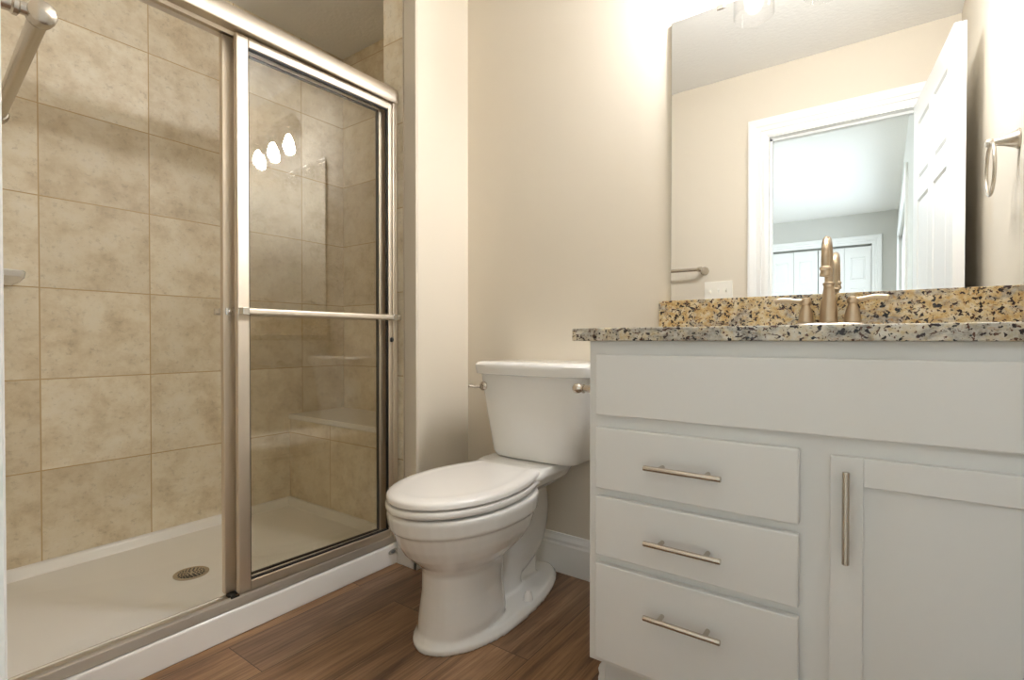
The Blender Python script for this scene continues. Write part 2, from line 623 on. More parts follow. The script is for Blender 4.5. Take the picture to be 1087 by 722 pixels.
def casing(bm, x0, x1, zt, yface, sgn, z0=0.0, right=True, bottom=False):
    """three-sided mitred door casing around an opening x0..x1, head at zt; offset list runs outward from the opening"""
    path = [((x0, z0), (-1, 0)), ((x0, zt), (-1, 1)), ((x1, zt), (1, 1)), ((x1, z0), (1, 0))]
    rings = []
    for (px, pz), (ox, oz) in path:
        rings.append([(px + ox * u, yface + sgn * v, pz + oz * u) for u, v in CAS])
    rs = [[bm.verts.new(p) for p in r] for r in rings]
    n = len(CAS)
    segs = [(0, 1), (1, 2)] + ([(2, 3)] if right else [])
    for a, b in segs:
        for i in range(n):
            j = (i + 1) % n
            bm.faces.new((rs[a][i], rs[a][j], rs[b][j], rs[b][i]))
    bm.faces.new(rs[0])
    bm.faces.new(rs[3] if right else rs[2])


bm = bmesh.new()
casing(bm, DX0 - 0.006, DX1 + 0.006, DH + 0.006, YN, 1)
struct('trim_3', bm, M['trim'], label='white moulded casing around the doorway')

BASE = [(0.0, 0.0), (0.014, 0.0), (0.014, 0.105), (0.011, 0.112), (0.011, 0.122), (0.006, 0.135), (0.004, 0.145), (0.0, 0.146)]
bm = bmesh.new()
prism(bm, BASE, lambda p: (XS, YB - p[0], p[1]), lambda p: (-0.572, YB - p[0], p[1]))
struct('baseboard_back', bm, M['trim'], label='white baseboard behind the toilet')
bm = bmesh.new()
prism(bm, BASE, lambda p: (XS + p[0], YS - 0.014, p[1]), lambda p: (XS + p[0], YB, p[1]))
prism(bm, BASE, lambda p: (XC + 0.001, YS - p[0], p[1] * 0.75), lambda p: (XS + 0.013, YS - p[0], p[1] * 0.75))
struct('baseboard_left', bm, M['trim'], label='white baseboard on the wall end beside the shower')
bm = bmesh.new()
prism(bm, BASE, lambda p: (-1.50, YN + p[0], p[1]), lambda p: (DX0 - 0.11, YN + p[0], p[1]))
struct('baseboard_near', bm, M['trim'], label='white baseboard left of the doorway')
bm = bmesh.new()
prism(bm, BASE, lambda p: (XR - p[0], YN, p[1]), lambda p: (XR - p[0], 1.11, p[1]))
struct('baseboard_right', bm, M['trim'], label='white baseboard behind the open door')

# ---------------------------------------------------------------- structure: room beyond the doorway (seen in the mirror)
WY0, WY1, WZ0, WZ1 = -3.80, -1.30, 0.85, 2.03
struct('wall_bedroom_right', boxes((BX1, BX1 + 0.12, BY0, WY0, 0, CEIL), (BX1, BX1 + 0.12, WY1, -0.03, 0, CEIL),
                                   (BX1, BX1 + 0.12, WY0, WY1, 0, WZ0), (BX1, BX1 + 0.12, WY0, WY1, WZ1, CEIL)), M['bedwall'], label='pale grey bedroom wall with the window')
struct('wall_bedroom_left', boxes((BX0 - 0.12, BX0, BY0, -3.5, 0, CEIL), (BX0 - 0.12, BX0, -1.3, -0.03, 0, CEIL),
                                  (BX0 - 0.12, BX0, -3.5, -1.3, 0, 0.85), (BX0 - 0.12, BX0, -3.5, -1.3, 2.03, CEIL)), M['bedwall'], label='pale grey bedroom wall')
CX0, CX1, CH = -1.245, -0.115, 2.055
struct('wall_bedroom_back', boxes((BX0 - 0.12, CX0, BY0 - 0.1, BY0, 0, CEIL), (CX1, BX1 + 0.12, BY0 - 0.1, BY0, 0, CEIL), (CX0, CX1, BY0 - 0.1, BY0, CH, CEIL),
                                  (CX0, CX1, BY0 - 0.14, BY0 - 0.10, 0, CH)), M['bedwall'], label='pale grey bedroom wall with the closet')
struct('wall_bedroom_near', boxes((BX0, -2.45, -0.04, -0.03, 0, CEIL)), M['bedwall'])
bm = bmesh.new()
casing(bm, CX0, CX1, CH, BY0, 1)
struct('trim_4', bm, M['trim'], label='white casing around the closet doors')

for i, (x0, y0, y1) in enumerate(((BX1, WY0, WY1), (BX0 - 0.12, -3.5, -1.3))):  # second window is unseen, added to let in fill light
    fr = bmesh.new()
    xa, xb = x0 + 0.03, x0 + 0.09
    bx(fr, xa, xb, y0, y0 + 0.05, 0.85, 2.03)
    bx(fr, xa, xb, y1 - 0.05, y1, 0.85, 2.03)
    bx(fr, xa, xb, y0, y1, 0.85, 0.90)
    bx(fr, xa, xb, y0, y1, 1.98, 2.03)
    bx(fr, xa, xb, (y0 + y1) / 2 - 0.035, (y0 + y1) / 2 + 0.035, 0.85, 2.03)
    w = struct('window_%d' % (i + 1), fr, M['trim'], label='white-framed bedroom window')
    struct('window_pane', boxes((xa + 0.027, xa + 0.033, y0 + 0.05, y1 - 0.05, 0.90, 1.98)), M['pane'], w)
    fc = bmesh.new()
    xi = BX1 if i == 0 else BX0
    s = -1 if i == 0 else 1
    for b in ((y0 - 0.09, y0, 0.78, 2.12), (y1, y1 + 0.09, 0.78, 2.12), (y0, y1, 2.03, 2.12), (y0, y1, 0.78, 0.85)):
        bx(fc, min(xi, xi + s * 0.016), max(xi, xi + s * 0.016), *b)
    struct('window_casing', fc, M['trim'], w)


def panel_slab(w, h, t, xcuts, zcuts, panels, depth=0.008, bev=0.022):
    """slab in x 0..w, y 0..t, z 0..h with raised panels on both faces"""
    bm = bmesh.new()
    xs = sorted(set([0.0, w] + xcuts))
    zs = sorted(set([0.0, h] + zcuts))
    sel = []
    for yv in (0.0, t):
        grid = {}
        for i, x in enumerate(xs):
            for j, z in enumerate(zs):
                grid[i, j] = bm.verts.new((x, yv, z))
        for i in range(len(xs) - 1):
            for j in range(len(zs) - 1):
                f = bm.faces.new((grid[i, j], grid[i + 1, j], grid[i + 1, j + 1], grid[i, j + 1]))
                cx, cz = (xs[i] + xs[i + 1]) / 2, (zs[j] + zs[j + 1]) / 2
                if any(a < cx < b and c < cz < d for a, b, c, d in panels):
                    sel.append((f, yv))
        if yv == 0.0:
            g0 = grid
        else:
            g1 = grid
    nx, nz = len(xs), len(zs)
    for i in range(nx - 1):
        for j in (0, nz - 1):
            bm.faces.new((g0[i, j], g0[i + 1, j], g1[i + 1, j], g1[i, j]))
    for j in range(nz - 1):
        for i in (0, nx - 1):
            bm.faces.new((g0[i, j], g0[i, j + 1], g1[i, j + 1], g1[i, j]))
    bmesh.ops.recalc_face_normals(bm, faces=bm.faces[:])
    for f, yv in sel:
        for thick, dep in ((0.010, -depth), (0.006, 0.0), (bev, depth * 0.8)):
            bmesh.ops.inset_individual(bm, faces=[f], thickness=thick, depth=dep)
    return bm


# open six-panel door, folded back towards the right wall
DW, DT = 0.775, 0.035
hx, hy = 0.118, 0.095
ang = math.atan2(0.81, 0.090)
px = [0.10, DW / 2 - 0.045, DW / 2 + 0.045, DW - 0.10]
pz = [0.20, 0.86, 0.98, 1.53, 1.62, 1.90]
pans = [(a, b, c, d) for a, b in ((px[0], px[1]), (px[2], px[3])) for c, d in ((pz[0], pz[1]), (pz[2], pz[3]), (pz[4], pz[5]))]
T = Matrix.Translation((hx, hy, 0.012)) @ Matrix.Rotation(ang, 4, 'Z') @ Matrix.Translation((0, -DT, 0))
d1 = struct('door_1', panel_slab(DW, 2.015, DT, px, pz, pans), M['trim'], label='white six-panel bathroom door standing open', tilt=T)
kb = bmesh.new()
for s, yy in ((-1, 0.0), (1, DT)):
    lathe(kb, [(0.031, 0), (0.031, 0.006), (0.012, 0.012), (0.011, 0.03), (0.022, 0.036), (0.027, 0.048), (0.022, 0.058), (0.0, 0.062)],
          (DW - 0.065, yy, 0.915), (0, s, 0), 20)
struct('door_knob', kb, M['nickel'], d1, smooth=True, tilt=T)

# closet: two bifold doors of two leaves each
lw = (CX1 - CX0 - 0.012) / 4
for k in range(2):
    lx = CX0 + 0.003 + k * (2 * lw + 0.006)
    root = None
    for q in range(2):
        px_ = [0.06, lw - 0.004 - 0.06]
        pz_ = [0.17, 0.83, 0.95, 1.50, 1.60, 1.88]
        pp = [(px_[0], px_[1], c, d) for c, d in ((0.17, 0.83), (0.95, 1.50), (1.60, 1.88))]
        T2 = Matrix.Translation((lx + q * lw + 0.002, BY0 - 0.06, 0.02))
        o = struct('door_%d' % (k + 2) if q == 0 else 'door_leaf', panel_slab(lw - 0.004, 2.01, 0.033, px_, pz_, pp, 0.007, 0.016), M['trim'], root,
                   label=('left' if k == 0 else 'right') + ' white panelled bifold closet door', tilt=T2)
        root = root or o

# ---------------------------------------------------------------- shower tray
bm = bmesh.new()
PY0, PY1 = YN, 1.441
rings = []


def rect(x0, x1, y0, y1, z):
    return [(x0, y0, z), (x1, y0, z), (x1, y1, z), (x0, y1, z)]


loft(bm, [rect(XL, XC, PY0, PY1, 0.0), rect(XL, XC - 0.004, PY0, PY1, 0.076), rect(XL, XC - 0.012, PY0, PY1, 0.082),
          rect(XL + 0.012, -1.625, PY0 + 0.012, PY1 - 0.012, 0.079), rect(XL + 0.016, -1.64, PY0 + 0.016, PY1 - 0.014, 0.072),
          rect(XL + 0.028, -1.668, PY0 + 0.03, PY1 - 0.024, 0.044), rect(XL + 0.30, -1.90, 0.70, 0.90, 0.036)])
# raised tile flange along the walls
bx(bm, XL, XL + 0.012, PY0, PY1, 0.060, 0.078)
bx(bm, XL, -1.626, PY1 - 0.010, PY1, 0.060, 0.078)
tray = thing('shower_tray', 'white shower tray with low curb on the plank floor', 'shower tray', ((XL + XC) / 2, 0.74, 0))
o = obj('tray_body', bm, M['acrylic'], tray, bevel=0.006, segs=3)
dr = bmesh.new()
lathe(dr, [(0.056, 0), (0.056, 0.003), (0.050, 0.005), (0.047, 0.003), (0.0, 0.003)], (-2.005, 0.805, 0.0365), (0, 0, 1), 32)
drain = obj('drain', dr, M['nickel'], tray, smooth=True)
dg = bmesh.new()
for r in (0.012, 0.021, 0.030, 0.039):
    for k in range(max(5, int(r * 520))):
        a = 2 * PI * k / max(5, int(r * 520))
        lathe(dg, [(0.0032, 0), (0.0032, 0.0004)], (-2.005 + r * math.cos(a), 0.805 + r * math.sin(a), 0.0396), (0, 0, 1), 6)
obj('drain_holes', dg, M['black'], drain)
lg = bmesh.new()
lathe(lg, [(1.0, 0), (1.0, 0.0008), (0.0, 0.0008)], (0, 0, 0), (1, 0, 0), 24)
bmesh.ops.scale(lg, vec=(1, 0.024, 0.0105), verts=lg.verts[:])
bmesh.ops.translate(lg, vec=(XC - 0.0005, 1.335, 0.052), verts=lg.verts[:])
lgo = obj('maker_mark', lg, M['chrome'], tray)
lg = bmesh.new()
lathe(lg, [(1.0, 0), (1.0, 0.0006), (0.0, 0.0006)], (0, 0, 0), (1, 0, 0), 20)
bmesh.ops.scale(lg, vec=(1, 0.011, 0.0065), verts=lg.verts[:])
bmesh.ops.translate(lg, vec=(XC + 0.0004, 1.335, 0.052), verts=lg.verts[:])
obj('mark_emblem', lg, M['grey_mark'], lgo)

# shower bench at the far end
bench = thing('shower_bench', 'tiled shower bench with white slab seat at the end wall', 'bench', (-1.99, 1.59, 0))
obj('bench_base', boxes((XL, -1.626, 1.442, YE, 0, 0.474)), M['tile_end'], bench)
obj('seat_slab', boxes((XL, -1.6265, 1.432, YE, 0.474, 0.500)), M['acrylic'], bench, bevel=0.006, segs=3)

# soap dish on the tiled wall
sd = thing('soap_dish', 'small white ceramic soap dish on the tiled shower wall', 'soap dish', (XL, 0.365, 1.085))
bm = bmesh.new()
rr = []
for dz, out, hw in ((0.0, 0.030, 0.050), (0.012, 0.055, 0.068), (0.028, 0.085, 0.080), (0.046, 0.092, 0.083), (0.050, 0.088, 0.080)):
    r = []
    for k in range(17):
        a = -PI / 2 + PI * k / 16
        r.append((XL + out * (abs(math.cos(a)) ** 0.6), 0.368 + hw * math.copysign(abs(math.sin(a)) ** 0.8, math.sin(a)), 1.062 + dz))
    rr.append(r)
rr.append([(XL + 0.004 + (x - XL) * 0.86, 0.368 + (y - 0.368) * 0.88, 1.109) for x, y, z in rr[-1]])
rr.append([(XL + 0.004 + (x - XL) * 0.8, 0.368 + (y - 0.368) * 0.85, 1.095) for x, y, z in rr[-2]])
loft(bm, rr)
obj('dish', bm, M['porcelain'], sd, smooth=True)

# ---------------------------------------------------------------- shower enclosure: header, jamb, track
enc = thing('shower_door_frame', 'satin nickel header, wall jamb and bottom track of sliding shower doors', 'shower door frame', (-1.59, 0.74, 0.082))
bm = bmesh.new()
HD = [(-1.642, 1.797), (-1.642, 1.832), (-1.635, 1.850), (-1.615, 1.864), (-1.588, 1.869), (-1.562, 1.864), (-1.545, 1.850), (-1.537, 1.830), (-1.536, 1.801), (-1.540, 1.795), (-1.546, 1.797),
      (-1.549, 1.803), (-1.590, 1.803), (-1.594, 1.793), (-1.598, 1.803), (-1.628, 1.803), (-1.636, 1.794)]
prism(bm, HD, lambda p: (p[0], YN + 0.001, p[1]), lambda p: (p[0], YS - 0.0005, p[1]))
obj('header', bm, M['frame'], enc, smooth=True)
obj('wall_jamb', boxes((-1.640, -1.546, YS - 0.009, YS - 0.0005, 0.083, 1.800), (-1.553, -1.546, YS - 0.022, YS - 0.008, 0.083, 1.800)), M['frame'], enc, bevel=0.002)
bm = bmesh.new()
TR = [(-1.634, 0.0825), (-1.634, 0.091), (-1.631, 0.091), (-1.629, 0.087), (-1.5955, 0.087), (-1.5955, 0.095), (-1.5935, 0.095), (-1.5915, 0.087), (-1.555, 0.087), (-1.5535, 0.108),
      (-1.5505, 0.110), (-1.549, 0.106), (-1.544, 0.0825)]
prism(bm, TR, lambda p: (p[0], YN + 0.001, p[1]), lambda p: (p[0], YS - 0.001, p[1]))
obj('bottom_track', bm, M['track'], enc)


# sliding door panels
def door_panel(label, xd, y0, y1, z0, z1, stw, wr, rail, bar, turn=0.0):
    yc = (y0 + y1) / 2
    TM = Matrix.Translation((xd, yc, 0)) @ Matrix.Rotation(-turn, 4, 'Z') @ Matrix.Translation((-xd, -yc, 0))
    t = thing('shower_door_panel', label, 'shower door', (xd, (y0 + y1) / 2, z0), 'sliding shower door panels')
    h = 0.011
    bm = bmesh.new()
    bx(bm, xd - h, xd + h, y0, y0 + stw, z0, z1)
    bx(bm, xd - h, xd + h, y1 - wr, y1, z0, z1)
    bx(bm, xd - h, xd + h, y0 + stw, y1 - wr, z0, z0 + rail)
    bx(bm, xd - h, xd + h, y0 + stw, y1 - wr, z1 - rail, z1)
    obj('panel_frame', bm, M['frame'], t, bevel=0.003, tilt=TM)
    obj('glass_pane', boxes((xd - 0.003, xd + 0.003, y0 + stw - 0.004, y1 - wr + 0.004, z0 + rail - 0.004, z1 - rail + 0.004)), M['glass'], t, tilt=TM)
    g = bmesh.new()
    a0, a1, b0, b1 = y0 + stw, y1 - wr, z0 + rail, z1 - rail
    for q in ((a0, a0 + 0.003, b0, b1), (a1 - 0.004, a1, b0, b1), (a0, a1, b0, b0 + 0.004), (a0, a1, b1 - 0.004, b1)):
        bx(g, xd - 0.006, xd + 0.006, *q)
    obj('gasket', g, M['black'], t, tilt=TM)
    s = 1 if bar > 0 else -1
    xb = xd + s * 0.034
    bm = bmesh.new()
    pr = [(-0.006, -0.010), (0.005, -0.010), (0.008, -0.006), (0.008, 0.006), (0.005, 0.010), (-0.006, 0.010)]
    prism(bm, pr, lambda p: (xb + p[0], y0 + (0.018 if s > 0 else -0.008), 0.962 + p[1]), lambda p: (xb + p[0], y1 + 0.016, 0.962 + p[1]))
    tb = obj('towel_bar', bm, M['frame'], t, bevel=0.002, tilt=TM)
    for yy in (y0 + 0.012, y1 - 0.014):
        bm = bmesh.new()
        bx(bm, min(xd + s * h, xb + s * 0.009), max(xd + s * h, xb + s * 0.009), yy - 0.010, yy + 0.010, 0.951, 0.973)
        obj('bar_bracket', bm, M['chrome'], tb, bevel=0.002, tilt=TM)
    if s < 0:
        bm = bmesh.new()
        bx(bm, xd + h, xd + h + 0.005, y0 + 0.006, y0 + 0.030, 0.951, 0.973)
        lathe(bm, [(0.006, 0), (0.006, 0.002), (0.003, 0.0035), (0, 0.0035)], (xd + h + 0.005, y0 + 0.018, 0.962), (1, 0, 0), 12)
        obj('bar_clip', bm, M['chrome'], tb, tilt=TM)
    return t


P_OUT = door_panel('outer sliding glass shower door panel with towel bar facing the toilet', -1.575, 0.764, 1.354, 0.104, 1.799, 0.036, 0.022, 0.030, 1, math.radians(1.8))
P_IN = door_panel('inner sliding glass shower door panel behind the outer one', -1.613, 0.742, 1.350, 0.100, 1.799, 0.034, 0.036, 0.030, -1, math.radians(2.7))
bm = bmesh.new()
lathe(bm, [(0.009, 0), (0.009, 0.006), (0.006, 0.009), (0, 0.0095)], (-1.5535, 1.3455, 0.876), (0, -1, 0), 14)
obj('bumper', bm, M['black'], enc)
bm = bmesh.new()
bx(bm, -1.624, -1.588, 0.748, 0.772, 0.090, 0.0995)
obj('door_guide', bm, M['black'], enc)

# ---------------------------------------------------------------- toilet
TX = -1.035


def egg(z, yf, yb, w, ym, n=40, nf=2.0, nb=2.6, wb=None):
    r = []
    for k in range(n):
        a = 2 * PI * k / n
        c, s = math.cos(a), math.sin(a)          # c: side, s: -front / +back
        e = nb if s > 0 else nf
        x = w * math.copysign(abs(c) ** (2 / e), c)
        y = (yb - ym) * abs(s) ** (2 / e) if s > 0 else -(ym - yf) * abs(s) ** (2 / e)
        r.append((TX + x, ym + y, z))
    return r


toilet = thing('toilet', 'white two-piece toilet with closed lid against the back wall', 'toilet', (TX, 1.30, 0))
bm = bmesh.new()
# front pedestal and bowl
loft(bm, [egg(0.020, 1.012, 1.295, 0.106, 1.17, nb=3.2), egg(0.060, 1.020, 1.295, 0.112, 1.17, nb=3.2), egg(0.140, 1.030, 1.29, 0.101, 1.17, nb=3.2),
          egg(0.205, 1.033, 1.295, 0.103, 1.17, nb=3.0), egg(0.225, 1.024, 1.32, 0.112, 1.17), egg(0.245, 1.000, 1.345, 0.132, 1.18), egg(0.270, 0.972, 1.39, 0.152, 1.18),
          egg(0.300, 0.952, 1.41, 0.166, 1.19), egg(0.330, 0.940, 1.42, 0.174, 1.19), egg(0.345, 0.936, 1.42, 0.176, 1.19), egg(0.348, 0.926, 1.43, 0.184, 1.19),
          egg(0.390, 0.918, 1.43, 0.189, 1.19), egg(0.398, 0.922, 1.43, 0.186, 1.19)])
# rear deck that carries the tank
loft(bm, [egg(0.355, 1.30, 1.57, 0.075, 1.42, nf=4, nb=4), egg(0.375, 1.30, 1.61, 0.105, 1.42, nf=4, nb=5), egg(0.400, 1.30, 1.630, 0.135, 1.42, nf=4, nb=6),
          egg(0.430, 1.33, 1.640, 0.150, 1.45, nf=4, nb=6), egg(0.452, 1.40, 1.640, 0.145, 1.50, nf=5, nb=6)])
# foot plate
loft(bm, [egg(0.0, 0.998, 1.665, 0.138, 1.25, nb=2.0), egg(0.014, 0.996, 1.667, 0.139, 1.25, nb=2.0), egg(0.020, 1.003, 1.660, 0.134, 1.25, nb=2.0), egg(0.030, 1.010, 1.652, 0.127, 1.25, nb=2.0)])
# exposed trapway: rises behind the bowl, folds down and back to the floor
tp = smooth_path([(TX, 1.385, 0.01), (TX, 1.382, 0.07), (TX, 1.415, 0.125), (TX, 1.475, 0.148), (TX, 1.535, 0.180), (TX, 1.560, 0.25), (TX, 1.545, 0.32), (TX, 1.49, 0.38)], 7)
tube(bm, tp, [0.086] * len(tp), 24, flat=0.46)
tube(bm, smooth_path([(TX, 1.30, 0.27), (TX, 1.36, 0.31), (TX, 1.44, 0.35), (TX, 1.50, 0.385)], 6), 0.060, 20, flat=0.6)
# web between bowl and trapway
bx(bm, TX - 0.014, TX + 0.014, 1.25, 1.56, 0.01, 0.40)
bowl = obj('bowl', bm, M['porcelain'], toilet, smooth=True)
md = bowl.modifiers.new('union', 'REMESH')
md.mode = 'VOXEL'
md.voxel_size = 0.0045
md.use_smooth_shade = True
sm = bowl.modifiers.new('soften', 'SMOOTH')
sm.factor = 0.5
sm.iterations = 5
for e in bowl.data.edges:
    pass
for s in (-1, 1):
    bm = bmesh.new()
    lathe(bm, [(0.015, 0), (0.015, 0.010), (0.012, 0.026), (0.007, 0.033), (0, 0.034)], (TX + s * 0.106, 1.372, 0.026), (0, 0, 1), 18)
    obj('bolt_cap', bm, M['seat'], toilet, smooth=True)


def seat_outline(ins, w=0.181, yf=0.912, ym=1.175, yb=1.425, wb=0.122):
    if ins > 0.03:
        k_ = 1 - (ins - 0.03) / 0.19
        return [(x * k_, 1.17 + (y - 1.17) * k_) for x, y in seat_outline(0.03, w, yf, ym, yb, wb)]
    R = []
    for k in range(25):
        a = PI * k / 24
        R.append((-(w - ins) * math.cos(a), ym - (ym - yf - ins) * math.sin(a)))
    back = []
    for k in range(1, 11):
        t = k / 10
        y = ym + (yb - ins - ym) * t
        x = (w - ins) - (w - wb) * (t ** 2.0) + 0.014 * max(0, (t - 0.8) / 0.2)
        back.append((x, y))
    x_, y_ = back[-1]
    back += [(x_ - 0.008, y_ + 0.004), (x_ - 0.05, y_ + 0.006), (0.03, y_ + 0.006)]
    R += back
    R += [(-x, y) for x, y in reversed(back)]
    return R


def slab(bm, levels, **kw):
    loft(bm, [[(TX + x, y, z) for x, y in seat_outline(ins, **kw)] for ins, z in levels])


bm = bmesh.new()
slab(bm, [(0.012, 0.4045), (0.004, 0.4055), (0.001, 0.409), (0.000, 0.418), (0.003, 0.4235), (0.012, 0.425)])
obj('seat', bm, M['seat'], toilet, smooth=True)
bm = bmesh.new()
slab(bm, [(0.012, 0.4295), (0.005, 0.4300), (0.003, 0.432), (0.003, 0.441), (0.006, 0.446), (0.016, 0.4500), (0.038, 0.4525), (0.045, 0.4520), (0.07, 0.4525), (0.10, 0.453)])
for k in (-1, 1):
    bx(bm, TX + k * 0.15 - 0.008, TX + k * 0.15 + 0.008, 1.20, 1.23, 0.425, 0.4297)
obj('lid', bm, M['seat'], toilet, smooth=True)
for s in (-1, 1):
    bm = bmesh.new()
    lathe(bm, [(0.012, 0), (0.014, 0.002), (0.014, 0.03), (0.012, 0.032)], (TX + s * 0.085 - 0.016, 1.447, 0.436), (1, 0, 0), 16)
    obj('hinge', bm, M['seat'], toilet, smooth=True)


def tank_ring(z, hw, yf, yb, bow=0.012, n=52, e=7):
    r = []
    yc = (yf + yb) / 2
    for k in range(n):
        a = 2 * PI * (k + 0.5) / n
        c, s = math.cos(a), math.sin(a)
        x = hw * math.copysign(abs(c) ** (2 / e), c)
        y = yc + (yb - yf) / 2 * math.copysign(abs(s) ** (2 / e), s)
        if s < 0:
            y -= bow * (1 - (x / hw) ** 2) * min(1, abs(s) * 1.4)
        r.append((TX + 0.045 + x, y, z))
    return r


bm = bmesh.new()
loft(bm, [tank_ring(0.453, 0.150, 1.490, 1.625, 0.008), tank_ring(0.457, 0.166, 1.478, 1.635, 0.009), tank_ring(0.475, 0.176, 1.470, 1.645, 0.010),
          tank_ring(0.60, 0.199, 1.462, 1.655), tank_ring(0.745, 0.222, 1.452, 1.658), tank_ring(0.750, 0.222, 1.452, 1.658)])
tank = obj('tank', bm, M['porcelain'], toilet, smooth=True)
bm = bmesh.new()
loft(bm, [tank_ring(0.7505, 0.225, 1.448, 1.660, 0.016), tank_ring(0.754, 0.235, 1.436, 1.664, 0.018), tank_ring(0.775, 0.238, 1.432, 1.666, 0.018), tank_ring(0.786, 0.238, 1.432, 1.666, 0.018),
          tank_ring(0.794, 0.233, 1.438, 1.662, 0.018), tank_ring(0.798, 0.222, 1.450, 1.655, 0.018), tank_ring(0.799, 0.19, 1.475, 1.64, 0.01)])
obj('tank_lid', bm, M['porcelain'], toilet, smooth=True)
bm = bmesh.new()
lathe(bm, [(0.017, 0), (0.017, 0.005), (0.013, 0.010), (0.007, 0.012), (0.007, 0.022)], (TX - 0.145, 1.452, 0.708), (0, -1, 0), 20)
lv = smooth_path([(TX - 0.145, 1.432, 0.708), (TX - 0.160, 1.422, 0.706), (TX - 0.168, 1.413, 0.708), (TX - 0.179, 1.408, 0.710)], 5)
tube(bm, lv, [0.006 - 0.0025 * i / len(lv) + (0.002 if i > len(lv) - 5 else 0) for i in range(len(lv))], 12)
obj('flush_lever', bm, M['nickel'], toilet, smooth=True)

# ---------------------------------------------------------------- vanity
VX0, VX1, VY, VF = -0.572, XR - 0.002, 1.110, 1.091
van = thing('vanity_cabinet', 'white shaker bathroom vanity cabinet below the granite top', 'cabinet', (-0.146, 1.38, 0))
obj('cabinet_body', boxes((VX0, VX1, VY, YB - 0.001, 0.105, 0.873)), M['cabinet'], van, bevel=0.0015)
bm = bmesh.new()
bx(bm, VX0 + 0.006, VX1, 1.186, YB - 0.001, 0.0, 0.105)
obj('toe_kick', bm, M['cabinet'], van)
bm = bmesh.new()
MO = [(0.0, 0.0), (0.019, 0.0), (0.019, 0.012), (0.016, 0.022), (0.019, 0.034), (0.015, 0.046), (0.006, 0.058), (0.004, 0.085), (0.0, 0.090)]
prism(bm, MO, lambda p: (VX0 + 0.006 - p[0], 1.184, p[1]), lambda p: (VX0 + 0.006 - p[0], YB - 0.016, p[1]))
obj('side_moulding', bm, M['trim'], van)
obj('false_front', boxes((-0.548, 0.252, VF, VY, 0.699, 0.841)), M['cabinet'], van, bevel=0.003)


def bar_pull(parent, c, length, axis):
    bm = bmesh.new()
    h = length / 2
    d = Vector(axis)
    c = Vector(c)
    lathe(bm, [(0.0050, -h), (0.0058, -h + 0.001), (0.0058, h - 0.001), (0.0050, h)], c, d, 18)
    for s in (-1, 1):
        q = c + d * s * length * 0.30
        lathe(bm, [(0.0048, 0), (0.0048, 0.031)], (q.x, q.y, q.z), (0, 1, 0), 14)
    return obj('handle', bm, M['nickel'], parent, smooth=True)


for z0, z1, hz in ((0.526, 0.670, 0.598), (0.3685, 0.508, 0.434), (0.124, 0.350, 0.272)):
    d = obj('drawer', boxes((-0.548, -0.126, VF, VY, z0, z1)), M['cabinet'], van, bevel=0.003)
    bar_pull(d, (-0.338, VF - 0.030, hz), 0.160, (1, 0, 0))
bm = bmesh.new()
dx0, dx1, dz0, dz1, rw = -0.076, 0.252, 0.124, 0.665, 0.050
for b in ((dx0, dx0 + rw, dz0, dz1), (dx1 - rw, dx1, dz0, dz1), (dx0 + rw, dx1 - rw, dz0, dz0 + rw), (dx0 + rw, dx1 - rw, dz1 - rw, dz1)):
    bx(bm, b[0], b[1], VF, VY, b[2], b[3])
dd = obj('door', bm, M['cabinet'], van, bevel=0.0015)
obj('door_panel', boxes((dx0 + rw - 0.002, dx1 - rw + 0.002, VF + 0.009, VY - 0.001, dz0 + rw - 0.002, dz1 - rw + 0.002)), M['cabinet'], dd)
bar_pull(dd, (-0.0505, VF - 0.030, 0.5635), 0.162, (0, 0, 1))

# granite top with sink cut-out, and backsplash
ct = thing('countertop', 'gold and grey speckled granite countertop on the white vanity', 'countertop', (-0.16, 1.37, 0.873))
SKX, SKY, SKA, SKB = -0.115, 1.355, 0.205, 0.150
bm = bmesh.new()
outer = [(-0.608, 1.085), (XR - 0.001, 1.085), (XR - 0.001, YB - 0.001), (-0.608, YB - 0.001)]
ov = [bm.verts.new((x, y, 0.903)) for x, y in outer]
iv = [bm.verts.new((SKX + SKA * math.cos(2 * PI * k / 40), SKY + SKB * math.sin(2 * PI * k / 40), 0.903)) for k in range(40)]
es = [bm.edges.new((ov[i], ov[(i + 1) % 4])) for i in range(4)] + [bm.edges.new((iv[i], iv[(i + 1) % 40])) for i in range(40)]
bmesh.ops.triangle_fill(bm, use_beauty=True, use_dissolve=False, edges=es)
ex = bmesh.ops.extrude_face_region(bm, geom=bm.faces[:])
bmesh.ops.translate(bm, vec=(0, 0, -0.030), verts=[g for g in ex['geom'] if isinstance(g, bmesh.types.BMVert)])
obj('slab', bm, M['granite_edge'], ct, bevel=0.003)
obj('backsplash', boxes((-0.598, XR - 0.001, YB - 0.021, YB - 0.001, 0.9032, 1.003)), M['granite'], ct, bevel=0.002)
bm = bmesh.new()
pr = [(1.04, 0.0), (0.98, -0.02), (0.93, -0.06), (0.80, -0.11), (0.55, -0.14), (0.15, -0.146), (0.0, -0.146), (0.15, -0.152), (0.58, -0.147), (0.84, -0.115), (0.97, -0.06), (1.04, -0.02)]
rg = [[(SKX + SKA * r * math.cos(2 * PI * k / 40), SKY + SKB * r * math.sin(2 * PI * k / 40), 0.8725 + h) for k in range(40)] for r, h in [(max(a, 0.01), b) for a, b in pr]]
loft(bm, rg + [rg[0]], cap=False)
tag(obj('sink_basin', bm, M['porcelain'], smooth=True), 'white oval undermount sink set below the granite top', 'sink')

